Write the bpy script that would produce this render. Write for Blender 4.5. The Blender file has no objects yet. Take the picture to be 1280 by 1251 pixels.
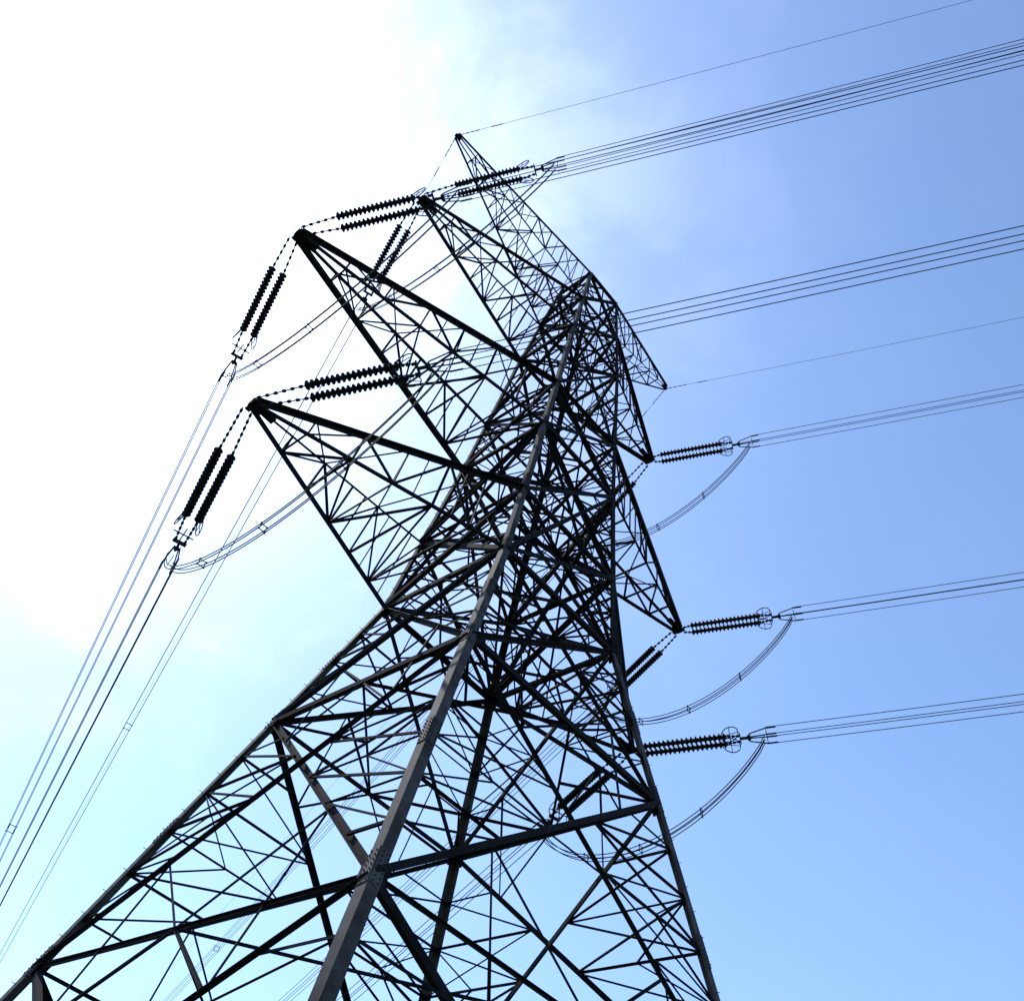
import bpy, math, random
from mathutils import Vector as V, Matrix
random.seed(4)
ZO=28.0                       # waist height of the tower above ground
H2,H3,H4,HE=10.0,20.9118,29.27,29.8674
# ------------------------------------------------------------------ helpers
def interp(z,K):
    for (a,x),(b,y) in zip(K,K[1:]):
        if z<=b: return x+(y-x)*(z-a)/(b-a)
    return K[-1][1]
KB=[(-28,3.5611+.2578*28),(0,3.5611),(10,2.7637),(20.91,2.0678),(29.27,1.3794)]
def hb(z): return interp(z,KB)
def corner(c,z):
    q=hb(z); sx,sy={'L':(-1,1),'N':(-1,-1),'R':(1,-1),'F':(1,1)}[c]
    return V((sx*q,sy*q,z))
class Mesh:
    def __init__(s): s.v=[];s.f=[];s.m=[];s.sm=[]
    def add(s,vs,fs,mi=0,smooth=False):
        o=len(s.v); s.v+= [tuple(x) for x in vs]
        s.f+=[tuple(i+o for i in f) for f in fs]; s.m+=[mi]*len(fs); s.sm+=[smooth]*len(fs)
    def frame(s,A,B,ref=None):
        d=(B-A).normalized()
        r=ref or V((0,0,1))
        if abs(d.dot(r))>.97: r=V((1,0,0))
        x=d.cross(r).normalized(); y=d.cross(x).normalized()
        return d,x,y
    def prism(s,A,B,sec,mi=0,ref=None,caps=True,smooth=False,rot=0):
        A=V(A);B=V(B)
        if (B-A).length<1e-4: return
        d,x,y=s.frame(A,B,ref); n=len(sec)
        if rot:
            x,y=x*math.cos(rot)+y*math.sin(rot),-x*math.sin(rot)+y*math.cos(rot)
        vs=[A+x*p[0]+y*p[1] for p in sec]+[B+x*p[0]+y*p[1] for p in sec]
        fs=[(i,(i+1)%n,n+(i+1)%n,n+i) for i in range(n)]
        s.add(vs,fs,mi,smooth)
        if caps: s.add(vs,[tuple(range(n-1,-1,-1)),tuple(range(n,2*n))],mi)
    def angle(s,A,B,w,mi=0,ref=None,rot=None):
        t=max(w*.13,.012); c=w*.35
        sec=[(-c,-c),(w-c,-c),(w-c,t-c),(t-c,t-c),(t-c,w-c),(-c,w-c)]
        if rot is None: rot=random.choice([0,.5,1,1.5])*math.pi
        s.prism(A,B,sec,mi,ref,True,False,rot)
    def box(s,A,B,w,h,mi=0,ref=None):
        s.prism(A,B,[(-w/2,-h/2),(w/2,-h/2),(w/2,h/2),(-w/2,h/2)],mi,ref)
    def rod(s,A,B,r,n=6,mi=0):
        s.prism(A,B,[(r*math.cos(i*2*math.pi/n),r*math.sin(i*2*math.pi/n)) for i in range(n)],mi,None,True,True)
    def lathe(s,A,d,prof,n=14,mi=0):
        d,x,y=s.frame(V(A),V(A)+d)
        vs=[];fs=[]
        for t,r in prof:
            for i in range(n):
                a=2*math.pi*i/n; vs.append(V(A)+d*t+x*r*math.cos(a)+y*r*math.sin(a))
        for j in range(len(prof)-1):
            for i in range(n):
                fs.append((j*n+i,j*n+(i+1)%n,(j+1)*n+(i+1)%n,(j+1)*n+i))
        s.add(vs,fs,mi,True)
    def tube(s,pts,r,n=5,mi=0,closed=False):
        vs=[];fs=[];N=len(pts)
        for k,p in enumerate(pts):
            if closed: t=pts[(k+1)%N]-pts[k-1]
            else: t=pts[min(k+1,N-1)]-pts[max(k-1,0)]
            t.normalize()
            x=t.cross(V((0.03,0.02,1))).normalized() if abs(t.z)<.98 else t.cross(V((1,0,0))).normalized()
            y=t.cross(x)
            for i in range(n):
                a=2*math.pi*i/n; vs.append(p+x*r*math.cos(a)+y*r*math.sin(a))
        for k in range(N if closed else N-1):
            k2=(k+1)%N
            for i in range(n): fs.append((k*n+i,k*n+(i+1)%n,k2*n+(i+1)%n,k2*n+i))
        s.add(vs,fs,mi,True)
    def obj(s,name,mats,parent=None):
        me=bpy.data.meshes.new(name); me.from_pydata(s.v,[],s.f)
        for m in mats: me.materials.append(m)
        me.polygons.foreach_set('material_index',s.m); me.polygons.foreach_set('use_smooth',s.sm)
        me.update()
        o=bpy.data.objects.new(name,me); bpy.context.collection.objects.link(o)
        if parent: o.parent=parent
        return o
# ------------------------------------------------------------------ materials
def steel(name,c1,c2,scale,rough=.75,metal=.05,bump=.02,spec=.3):
    m=bpy.data.materials.new(name); m.use_nodes=True; nt=m.node_tree; b=nt.nodes['Principled BSDF']
    tc=nt.nodes.new('ShaderNodeTexCoord'); n=nt.nodes.new('ShaderNodeTexNoise'); n.inputs['Scale'].default_value=scale; n.inputs['Detail'].default_value=6
    n2=nt.nodes.new('ShaderNodeTexNoise'); n2.inputs['Scale'].default_value=scale*.17; n2.inputs['Detail'].default_value=3
    mx=nt.nodes.new('ShaderNodeMath'); mx.operation='MULTIPLY'
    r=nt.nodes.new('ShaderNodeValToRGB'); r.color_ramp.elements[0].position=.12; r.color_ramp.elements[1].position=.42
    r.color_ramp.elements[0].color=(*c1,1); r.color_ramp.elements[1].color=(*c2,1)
    L=nt.links.new
    L(tc.outputs['Object'],n.inputs['Vector']);L(tc.outputs['Object'],n2.inputs['Vector'])
    L(n.outputs['Fac'],mx.inputs[0]);L(n2.outputs['Fac'],mx.inputs[1]);L(mx.outputs[0],r.inputs[0]);L(r.outputs[0],b.inputs['Base Color'])
    b.inputs['Roughness'].default_value=rough;b.inputs['Metallic'].default_value=metal
    b.inputs['Specular IOR Level'].default_value=spec
    bp=nt.nodes.new('ShaderNodeBump');bp.inputs['Strength'].default_value=.3;bp.inputs['Distance'].default_value=bump
    L(n.outputs['Fac'],bp.inputs['Height']);L(bp.outputs[0],b.inputs['Normal'])
    return m
M_lat=steel('backlit_weathered_steel',(.005,.006,.008),(.015,.016,.02),3.0,spec=.06)  # galvanized steel; its backlit silhouette darkness is put into the base colour
M_mid=steel('backlit_weathered_steel_main',(.006,.006,.008),(.018,.018,.021),3.0,spec=.07)  # main members: backlit shade painted into the colour, slightly lighter
M_leg=steel('galvanized_leg_steel',(.02,.017,.015),(.085,.085,.087),2.2,spec=.15)  # leg steel, same backlit darkening in the colour, milder than the bracing
M_ins=steel('glazed_insulator',(.005,.005,.007),(.012,.011,.013),5,.6,0,.002,.1)
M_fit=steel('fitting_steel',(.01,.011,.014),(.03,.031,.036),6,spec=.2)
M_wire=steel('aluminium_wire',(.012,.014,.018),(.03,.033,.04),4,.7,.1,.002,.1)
M_con=steel('concrete',(.2,.2,.19),(.38,.37,.35),2,.9,0)
# ------------------------------------------------------------------ tower
tower=bpy.data.objects.new('transmission_tower',None); bpy.context.collection.objects.link(tower); tower.location=(0,0,ZO)
T=Mesh(); G=Mesh()
def lerp(a,b,t): return a+(b-a)*t
def panel(TL,TR,BL,BR,wm,ws,m=4,mid=True):
    """X braced trapezium with redundant members"""
    wt=(TR-TL).length; wb=(BR-BL).length; k=wt/(wt+wb)
    O=lerp(TL,BR,k)
    n=(TR-TL).cross(BL-TL).normalized()*.06
    T.angle(TL+n,BR+n,wm,1); T.angle(TR-n,BL-n,wm,1)
    for (a,b_) in ((TL,BL),(TR,BR)):
        leg=[lerp(a,b_,i/m) for i in range(m+1)]
        def dpt(t):
            return lerp(a,O,t/k) if t<k else lerp(O,b_,(t-k)/(1-k))
        dg=[dpt(i/m) for i in range(m+1)]
        for i in range(1,m):
            T.angle(leg[i],dg[i],ws)
            if i/m<=k: T.angle(leg[i],dg[i+1],ws*.85)
            else: T.angle(leg[i],dg[i-1],ws*.85)
            if mid and m>5 and i in (m//2,):
                P=lerp(leg[i],dg[i],.5); T.angle(P,leg[i+1],ws*.7); T.angle(P,leg[i-1],ws*.7)
    if mid:
        Mb=lerp(BL,BR,.5)
        for a,b_ in((BL,O),(BR,O)):
            T.angle(lerp(a,b_,.5),Mb,ws); T.angle(lerp(a,b_,.5),lerp(a,Mb,.5),ws*.85)
        Mt=lerp(TL,TR,.5)
        for a in (TL,TR):
            T.angle(lerp(a,O,.5),Mt,ws); T.angle(lerp(a,O,.5),lerp(a,Mt,.5),ws*.8)
faces=[('L','N'),('N','R'),('R','F'),('F','L')]
levels=[-28,-16.9,-6.7,0,4.3,10,14.1,H3,25.1,H4]
for i in range(len(levels)-1):
    z0,z1=levels[i],levels[i+1]
    for a,b_ in faces:
        lower=z1<=0
        wm=.2 if lower else (.21 if z1<=14.2 else .16); ws=.08 if lower else .08
        m=7 if i<1 else (6 if i==1 else (4 if i<6 else 3))
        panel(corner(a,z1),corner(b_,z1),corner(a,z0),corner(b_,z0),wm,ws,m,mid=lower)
for z in levels[1:]:
    w=.2 if z<=0 else .18
    for a,b_ in faces: T.angle(corner(a,z),corner(b_,z),w if z>-10 else .1,1)
    ms=[lerp(corner(a,z),corner(b_,z),.5) for a,b_ in faces]
    for j in range(4): T.angle(ms[j],ms[(j+1)%4],w*.5)
    if z>=0:
        T.angle(corner('L',z),corner('R',z),w*.5); T.angle(corner('N',z),corner('F',z)+V((0,0,.05)),w*.5)
    elif z>-10:
        for j in range(4):
            c=corner(faces[(j+1)%4][0],z); p,q=ms[j],ms[(j+1)%4]
            T.angle(c,lerp(p,q,.5),w*.45)
for a,b_ in faces:
    T.angle(corner(a,10),corner(b_,0),.19,1); T.angle(corner(b_,10),corner(a,0),.19,1)
for c in 'LNRF':
    zs=[-28,-16.9,-6.7,0,10,H3,H4+.15]; ww=[.36,.34,.31,.27,.24,.2]
    for j in range(6):
        A=corner(c,zs[j]) if zs[j]<=H4 else corner(c,H4); B=corner(c,min(zs[j+1],H4))
        sx=1 if A.x<0 else -1; sy=1 if A.y<0 else -1
        w=ww[j]; t=w*.12; d=(B-A)
        ex=V((sx,0,0)); ey=V((0,sy,0))
        base=-0.3*w*(ex+ey)
        sec=[(0,0),(w,0),(w,t),(t,t),(t,w),(0,w)]
        vs=[P+base+ex*p[0]+ey*p[1] for P in (A,B) for p in sec]
        mi=0 if c=='N' or j<3 else 1  # near leg keeps the lighter steel; other upper legs take the silhouette-dark copy
        G.add(vs,[(i,(i+1)%6,6+(i+1)%6,6+i) for i in range(6)]+[tuple(range(5,-1,-1)),tuple(range(6,12))],mi)
        for tt in ([0.02,.5] if j<4 else [0.02]):
            P=lerp(A,B,tt); dd=d.normalized(); l=.55 if j<3 else .4
            for e1,e2 in ((ex,ey),(ey,ex)):
                c0=P+base+e1*(w*.5)-e2*.012
                G.box(c0-dd*l,c0+dd*l,w*.85 if e1==ex else .03,.03 if e1==ex else w*.85,mi,ref=V((0,1,0)))
                for r in range(7):
                    for q in (-.28,.28):
                        Q=c0+dd*(-l+.1+r*(2*l-.2)/6)+e1*(q*w)
                        G.rod(Q-e2*.015,Q-e2*.05,.018,6,1)
        n=int(d.length/.42)
        for r in range(n):
            P=lerp(A,B,(r+.5)/n)+base
            e=ex if r%2 else ey; o=ey if r%2 else ex
            if c in 'LR': G.rod(P+e*(w*.5),P+e*(w*.5)-o*.16,.011,5)
        if j<3:
            for e1,e2 in ((ex,ey),(ey,ex)):
                c0=B+base+e1*w*.8+e2*.02
                T.box(c0-d.normalized()*.35,c0+d.normalized()*.35,.4 if e1==ex else .02,.02 if e1==ex else .4,0,ref=V((0,1,0)))
# cross-arms
def arm(sx,xt,zt,zl,zu,n,wc,ws,plate=True):
    y=.13; A={};U={}
    tipL={s:V((sx*xt,s*y,zt)) for s in(-1,1)}
    for s in (-1,1):
        A[s]=V((sx*hb(zl),s*hb(zl),zl)); U[s]=V((sx*hb(zu),s*hb(zu),zu))
        T.angle(A[s],tipL[s],wc if s>0 else wc*.5,1); T.angle(U[s],tipL[s]+V((0,0,.2)),wc if s<0 else wc*.5,1)
    def lo(s,t): return lerp(A[s],tipL[s],t)
    def up(s,t): return lerp(U[s],tipL[s]+V((0,0,.2)),t)
    ts=[1-(1-i/n)**.9 for i in range(n+1)]
    for i in range(n):
        t0,t1=ts[i],ts[i+1]; tm=(t0+t1)/2
        for s in (-1,1):
            if i: T.angle(lo(s,t0),up(s,t0),ws)
            if i<n-1:
                if i%2: T.angle(lo(s,t0),up(s,t1),ws)
                else: T.angle(up(s,t0),lo(s,t1),ws)
                if i<n-3:
                    q=lerp(lo(s,t0),up(s,t1),.5) if i%2 else lerp(up(s,t0),lo(s,t1),.5)
                    T.angle(q,lo(s,tm),ws*.65); T.angle(q,up(s,tm),ws*.65)
        if i: T.angle(lo(-1,t0),lo(1,t0),ws)
        if i<n-1:
            s=1 if i%2 else -1
            T.angle(lo(s,t0),lo(-s,t1),ws)
            T.angle(up(-s,t0),up(s,t1),ws*.8)
    P=V((sx*xt,0,zt))
    if plate:
        T.box(P+V((-sx*.45,0,.1)),P+V((sx*.15,0,.1)),.3,.24)
        T.box(P+V((-sx*1.0,0,.12)),P+V((-sx*.45,0,.12)),.3,.1)
        T.box(P+V((0,-.36,0)),P+V((0,.36,0)),.22,.08)
    else:
        T.box(P+V((-sx*.35,0,.06)),P+V((sx*.1,0,.06)),.2,.14)
XT={('L',1):14.04,('R',1):9.65,('L',2):16.63,('R',2):12.62,('L',3):12.85,('R',3):8.28,('L','E'):13.18,('R','E'):8.9}
ZT={1:0,2:H2,3:H3,'E':HE}
for sd,sx in (('L',-1),('R',1)):
    arm(sx,XT[sd,1],0,0,4.3,6 if sx<0 else 5,.23,.09)
    arm(sx,XT[sd,2],H2,H2,14.1,7 if sx<0 else 6,.24,.09)
    arm(sx,XT[sd,3],H3,H3,25.1,7 if sx<0 else 5,.22,.08)
    arm(sx,XT[sd,'E'],HE,25.1,H4,9 if sx<0 else 6,.13,.065,False)
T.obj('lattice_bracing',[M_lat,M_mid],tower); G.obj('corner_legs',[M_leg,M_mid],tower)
Fm=Mesh()
for c in 'LNRF':
    P=corner(c,-28)
    Fm.box(P+V((0,0,-1.2)),P+V((0,0,.35)),1.1,1.1); Fm.box(P+V((0,0,-.4)),P+V((0,0,.08)),2.0,2.0)
Fm.obj('concrete_footings',[M_con],tower)
# ------------------------------------------------------------------ insulator strings, conductors, jumpers
def dirs(side,key=None):
    if side=='r':
        a,s=.45,.15
        if key==('L',2): s=.13
        return V((math.sin(a),-math.cos(a),0)),s
    a,s=.325,-.135; return V((math.sin(a),math.cos(a),0)),s
K=.0004
ZV=V((0,0,ZO))
def lens(side,key):
    if side=='r': return (.45,4.3,6.0) if key[0]=='R' else ((2.05,5.7,7.4) if key[1]==1 else (1.75,5.35,7.2))
    return {('L',1):(2.3,6.2,8.8),('L',2):(1.75,5.5,8.0)}.get(key,(1.6,5.3,7.3))
def string(P0,side,key):
    h,s=dirs(side,key); D0,D1,LY=lens(side,key)
    d=(h+V((0,0,s))).normalized(); n=h.cross(V((0,0,1))).normalized(); up=n.cross(d).normalized()
    I=Mesh()
    for q in (-1,1):
        A=P0+n*.18*q; B=P0+n*.27*q+d*D0
        I.rod(A,B,.026,6,1)
        nk=max(2,int(D0/.3))
        for k in range(nk):
            c=lerp(A,B,(k+.5)/nk); I.box(c-d*.07,c+d*.07,.11,.07,1)
        C=P0+n*.27*q+d*D1
        I.rod(B,C,.03,6,1)
        nd=18; sp=(D1-D0)/nd
        for k in range(nd):
            c=B+d*(k*sp)
            I.lathe(c,d,[(0,.085),(sp*.15,.1),(sp*.28,.18),(sp*.42,.19),(sp*.55,.17),(sp*.72,.1),(sp,.085)],14,0)
        Yd=LY-1.1
        E=P0+n*.2*q+d*Yd; I.rod(C,E,.028,6,1)
        nk=max(3,int((Yd-D1)/.3))
        for k in range(nk):
            c=lerp(C,E,(k+.5)/nk); I.box(c-d*.07,c+d*.07,.11,.07,1)
        ctr=C+n*.14*q+d*.15
        pts=[ctr+d*(.4*math.cos(a))+up*(.4*math.sin(a))+n*(.12*q*math.cos(a)) for a in [i*2*math.pi/24 for i in range(24)]]
        I.tube(pts,.026,5,1,True)
        I.rod(ctr-up*.4,ctr+up*.4,.018,5,1); I.rod(ctr-d*.4-n*.12*q,ctr+d*.4+n*.12*q,.018,5,1)
    Y=P0+d*(LY-1.1)
    I.box(Y-n*.3,Y+n*.3,.2,.05,1,ref=d); I.box(Y,Y+d*.4,.1,.1,1)
    Y2=Y+d*.4
    I.box(Y2-up*.14,Y2+up*.14,.12,.1,1); I.box(Y2-n*.14,Y2+n*.14,.12,.1,1)
    for q in(-1,1):
        for v in(-1,1):
            a=Y2+n*.12*q+up*.12*v; b_=P0+d*(LY+.1)+n*.24*q+up*.25*v
            I.rod(a,b_,.03,6,1); I.rod(b_-d*.02,b_+d*.45,.04,6,1)
    Y3=P0+d*(LY+.1); I.rod(Y3-up*.36,Y3+up*.36,.02,5,1)
    if side=='l': I.rod(Y-d*.5-up*.4,Y-d*.5+up*.4,.03,5,1); I.rod(Y-d*.5-n*.45,Y-d*.5+n*.45,.03,5,1)
    I.obj('insulator_string',[M_ins,M_fit])
    return d,n,up,LY
def spacer(W,c,n,up,r=.23,w=.028):
    cs=[c+n*r*q+up*r*v for q,v in((-1,-1),(1,-1),(1,1),(-1,1))]
    for i in range(4):
        W.box(cs[i],cs[(i+1)%4],w,w)
        o=(cs[i]-c).normalized(); W.box(cs[i]-o*.02,cs[i]+o*.05,.055,.055)
for sd,sx in (('L',-1),('R',1)):
    for lv in (1,2,3):
        key=(sd,lv); tip=V((sx*XT[key],0,ZT[lv]))+ZV
        ends={}
        for side in 'rl':
            P0=tip+V((0,-.3 if side=='r' else .3,-.05))
            d,n,up,LY=string(P0,side,key); h,s=dirs(side,key)
            W=Mesh()
            for q in(-1,1):
                for v in(-1,1):
                    pts=[]
                    for k in range(90):
                        t=LY+ (k/89)**1.6*340
                        pts.append(P0+h*t+V((0,0,s*t+K*t*t))+n*.26*q+V((0,0,.27*v)))
                    W.tube(pts,.018 if side=='r' else .024,5)
            t={('L',2):56,('L',3):54,('L',1):110}.get(key,80) if side=='l' else 75+5*lv
            while t<330:
                spacer(W,P0+h*t+V((0,0,s*t+K*t*t)),n,V((0,0,1)),.27,.045); t+=48+6*lv
            W.obj('power_line',[M_wire])
            ends[side]=(P0+d*LY,n if side=='r' else -n,d)
        J=Mesh(); (A,nA,dA),(B,nB,dB)=ends['r'],ends['l']
        A=A+V((0,0,-.2)); B=B+V((0,0,-.2))
        def jp(t):
            c=lerp(A,B,t); sag=3.2*(1-(2*t-1)**2)**.8 if 0<t<1 else 0
            return c+V((0,0,-sag))
        for q in(-1,1):
            for v in (-1,1):
                pts=[jp(i/48)+lerp(nA,nB,i/48).normalized()*.15*q+V((0,0,.1*v)) for i in range(49)]
                J.tube(pts,.024,5)
        for t in (.25,.5,.75): spacer(J,jp(t),lerp(nA,nB,t).normalized(),V((0,0,1)),.13,.03)
        J.obj('jumper_cable',[M_wire])
    tip=V((sx*XT[sd,'E'],0,HE))+ZV
    for side in 'rl':
        h,s=dirs(side); W=Mesh(); P0=tip
        pts=[P0+h*t+V((0,0,s*t+K*t*t)) for t in [(k/89)**1.6*340 for k in range(90)]]
        W.tube(pts,.012,5)
        for t in (.2,.55,.9,1.2): W.rod(P0+h*t+V((0,0,s*t)),P0+h*(t+.25)+V((0,0,s*(t+.25))),.03,6)
        W.rod(P0+h*2.2+V((0,0,s*2.2)),P0+h*2.9+V((0,0,s*2.9)),.03,6)
        W.obj('earth_wire',[M_wire])
# ------------------------------------------------------------------ ground
gm=bpy.data.materials.new('grass'); gm.use_nodes=True; nt=gm.node_tree; bb=nt.nodes['Principled BSDF']
n=nt.nodes.new('ShaderNodeTexNoise'); n.inputs['Scale'].default_value=.6; n.inputs['Detail'].default_value=10
tc=nt.nodes.new('ShaderNodeTexCoord'); nt.links.new(tc.outputs['Object'],n.inputs['Vector'])
r=nt.nodes.new('ShaderNodeValToRGB'); r.color_ramp.elements[0].color=(.02,.035,.01,1); r.color_ramp.elements[1].color=(.08,.10,.03,1)
r.color_ramp.elements[0].position=.35;r.color_ramp.elements[1].position=.65
nt.links.new(n.outputs['Fac'],r.inputs[0]); nt.links.new(r.outputs[0],bb.inputs['Base Color']); bb.inputs['Roughness'].default_value=.95
g=Mesh(); N=60
for i in range(N+1):
    for j in range(N+1):
        x=((i/N*2-1)); y=((j/N*2-1)); x=math.copysign(abs(x)**2.5,x)*4000; y=math.copysign(abs(y)**2.5,y)*4000
        rr=math.hypot(x,y); z=0 if rr<25 else .02*(rr-25)*math.sin(x*.01)*math.cos(y*.013)*min(1,100/rr)
        g.v.append((x,y,z))
for i in range(N):
    for j in range(N): g.f.append((i*(N+1)+j,(i+1)*(N+1)+j,(i+1)*(N+1)+j+1,i*(N+1)+j+1)); g.m.append(0); g.sm.append(True)
g.obj('ground',[gm])
# ------------------------------------------------------------------ sky
SUN=V((-.08,.65,.755)).normalized()
el=math.asin(SUN.z); az=math.atan2(SUN.x,SUN.y)
w=bpy.data.worlds.new('World'); bpy.context.scene.world=w; w.use_nodes=True; nt=w.node_tree; L=nt.links.new
bg=nt.nodes['Background']; bg.inputs['Strength'].default_value=.15
sk=nt.nodes.new('ShaderNodeTexSky'); sk.sky_type='NISHITA'; sk.sun_disc=False; sk.sun_elevation=el; sk.sun_rotation=az
sk.air_density=1.5; sk.dust_density=.3; sk.ozone_density=2.5
tc=nt.nodes.new('ShaderNodeTexCoord')
dot=nt.nodes.new('ShaderNodeVectorMath'); dot.operation='DOT_PRODUCT'; dot.inputs[1].default_value=SUN
L(tc.outputs['Generated'],dot.inputs[0])
def math_(op,a,b_=None,clamp=False):
    m=nt.nodes.new('ShaderNodeMath'); m.operation=op; m.use_clamp=clamp
    for i,x in enumerate((a,b_)):
        if x is None: continue
        if isinstance(x,(int,float)): m.inputs[i].default_value=x
        else: L(x,m.inputs[i])
    return m.outputs[0]
dp=math_('MAXIMUM',dot.outputs['Value'],0)
n1=nt.nodes.new('ShaderNodeTexNoise'); n1.inputs['Scale'].default_value=6.5; n1.inputs['Detail'].default_value=9; n1.inputs['Roughness'].default_value=.58; n1.inputs['Distortion'].default_value=.4
L(tc.outputs['Generated'],n1.inputs['Vector'])
cm=nt.nodes.new('ShaderNodeMapRange'); cm.inputs['From Min'].default_value=.42; cm.inputs['From Max'].default_value=.68; cm.interpolation_type='SMOOTHSTEP'
L(n1.outputs['Fac'],cm.inputs['Value'])
glow=math_('POWER',dp,20); wide=math_('POWER',dp,6)
cl=math_('MULTIPLY',cm.outputs[0],math_('ADD',math_('MULTIPLY',math_('POWER',dp,13),5.0),.05))
hz=math_('MULTIPLY',glow,7)
def scale(col,val):
    sc=nt.nodes.new('ShaderNodeVectorMath'); sc.operation='SCALE'; sc.inputs[0].default_value=col; L(val,sc.inputs['Scale']); return sc.outputs[0]
def vadd(a,b_):
    ad=nt.nodes.new('ShaderNodeVectorMath'); ad.operation='ADD'; L(a,ad.inputs[0]); L(b_,ad.inputs[1]); return ad.outputs[0]
tint=nt.nodes.new('ShaderNodeVectorMath'); tint.operation='MULTIPLY'; tint.inputs[1].default_value=(1.0,1.13,1.38); L(sk.outputs[0],tint.inputs[0])
o=vadd(tint.outputs[0],scale((1,.99,.97),math_('ADD',cl,hz)))
o=vadd(o,scale((.92,.97,1.05),math_('ADD',math_('MULTIPLY',wide,1.6),.22)))
L(o,bg.inputs['Color'])
sun=bpy.data.lights.new('sun','SUN'); sun.energy=3.0; sun.angle=math.radians(.5); sun.color=(1,.95,.88)
so=bpy.data.objects.new('sun',sun); bpy.context.collection.objects.link(so); so.rotation_euler=SUN.to_track_quat('Z','Y').to_euler(); so.location=(0,0,90)
# ------------------------------------------------------------------ camera
f,C,Tt,roll=1175.3021,V((-19.6055,-24.6341,-26.3083)),V((-1.2456,0,7.4338)),.2881
F=(Tt-C).normalized(); r0=F.cross(V((0,0,1))).normalized(); u0=r0.cross(F)
R=r0*math.cos(roll)+u0*math.sin(roll); U=-r0*math.sin(roll)+u0*math.cos(roll)
cd=bpy.data.cameras.new('camera'); co=bpy.data.objects.new('camera',cd); bpy.context.collection.objects.link(co)
co.matrix_world=Matrix(((R.x,U.x,-F.x,C.x),(R.y,U.y,-F.y,C.y),(R.z,U.z,-F.z,C.z+ZO),(0,0,0,1)))
cd.sensor_fit='HORIZONTAL'; cd.sensor_width=36; cd.lens=f/1280*36; cd.clip_end=20000; cd.clip_start=.05
sc_=bpy.context.scene; sc_.camera=co
sc_.view_settings.view_transform='Standard'; sc_.view_settings.look='None'; sc_.view_settings.exposure=0
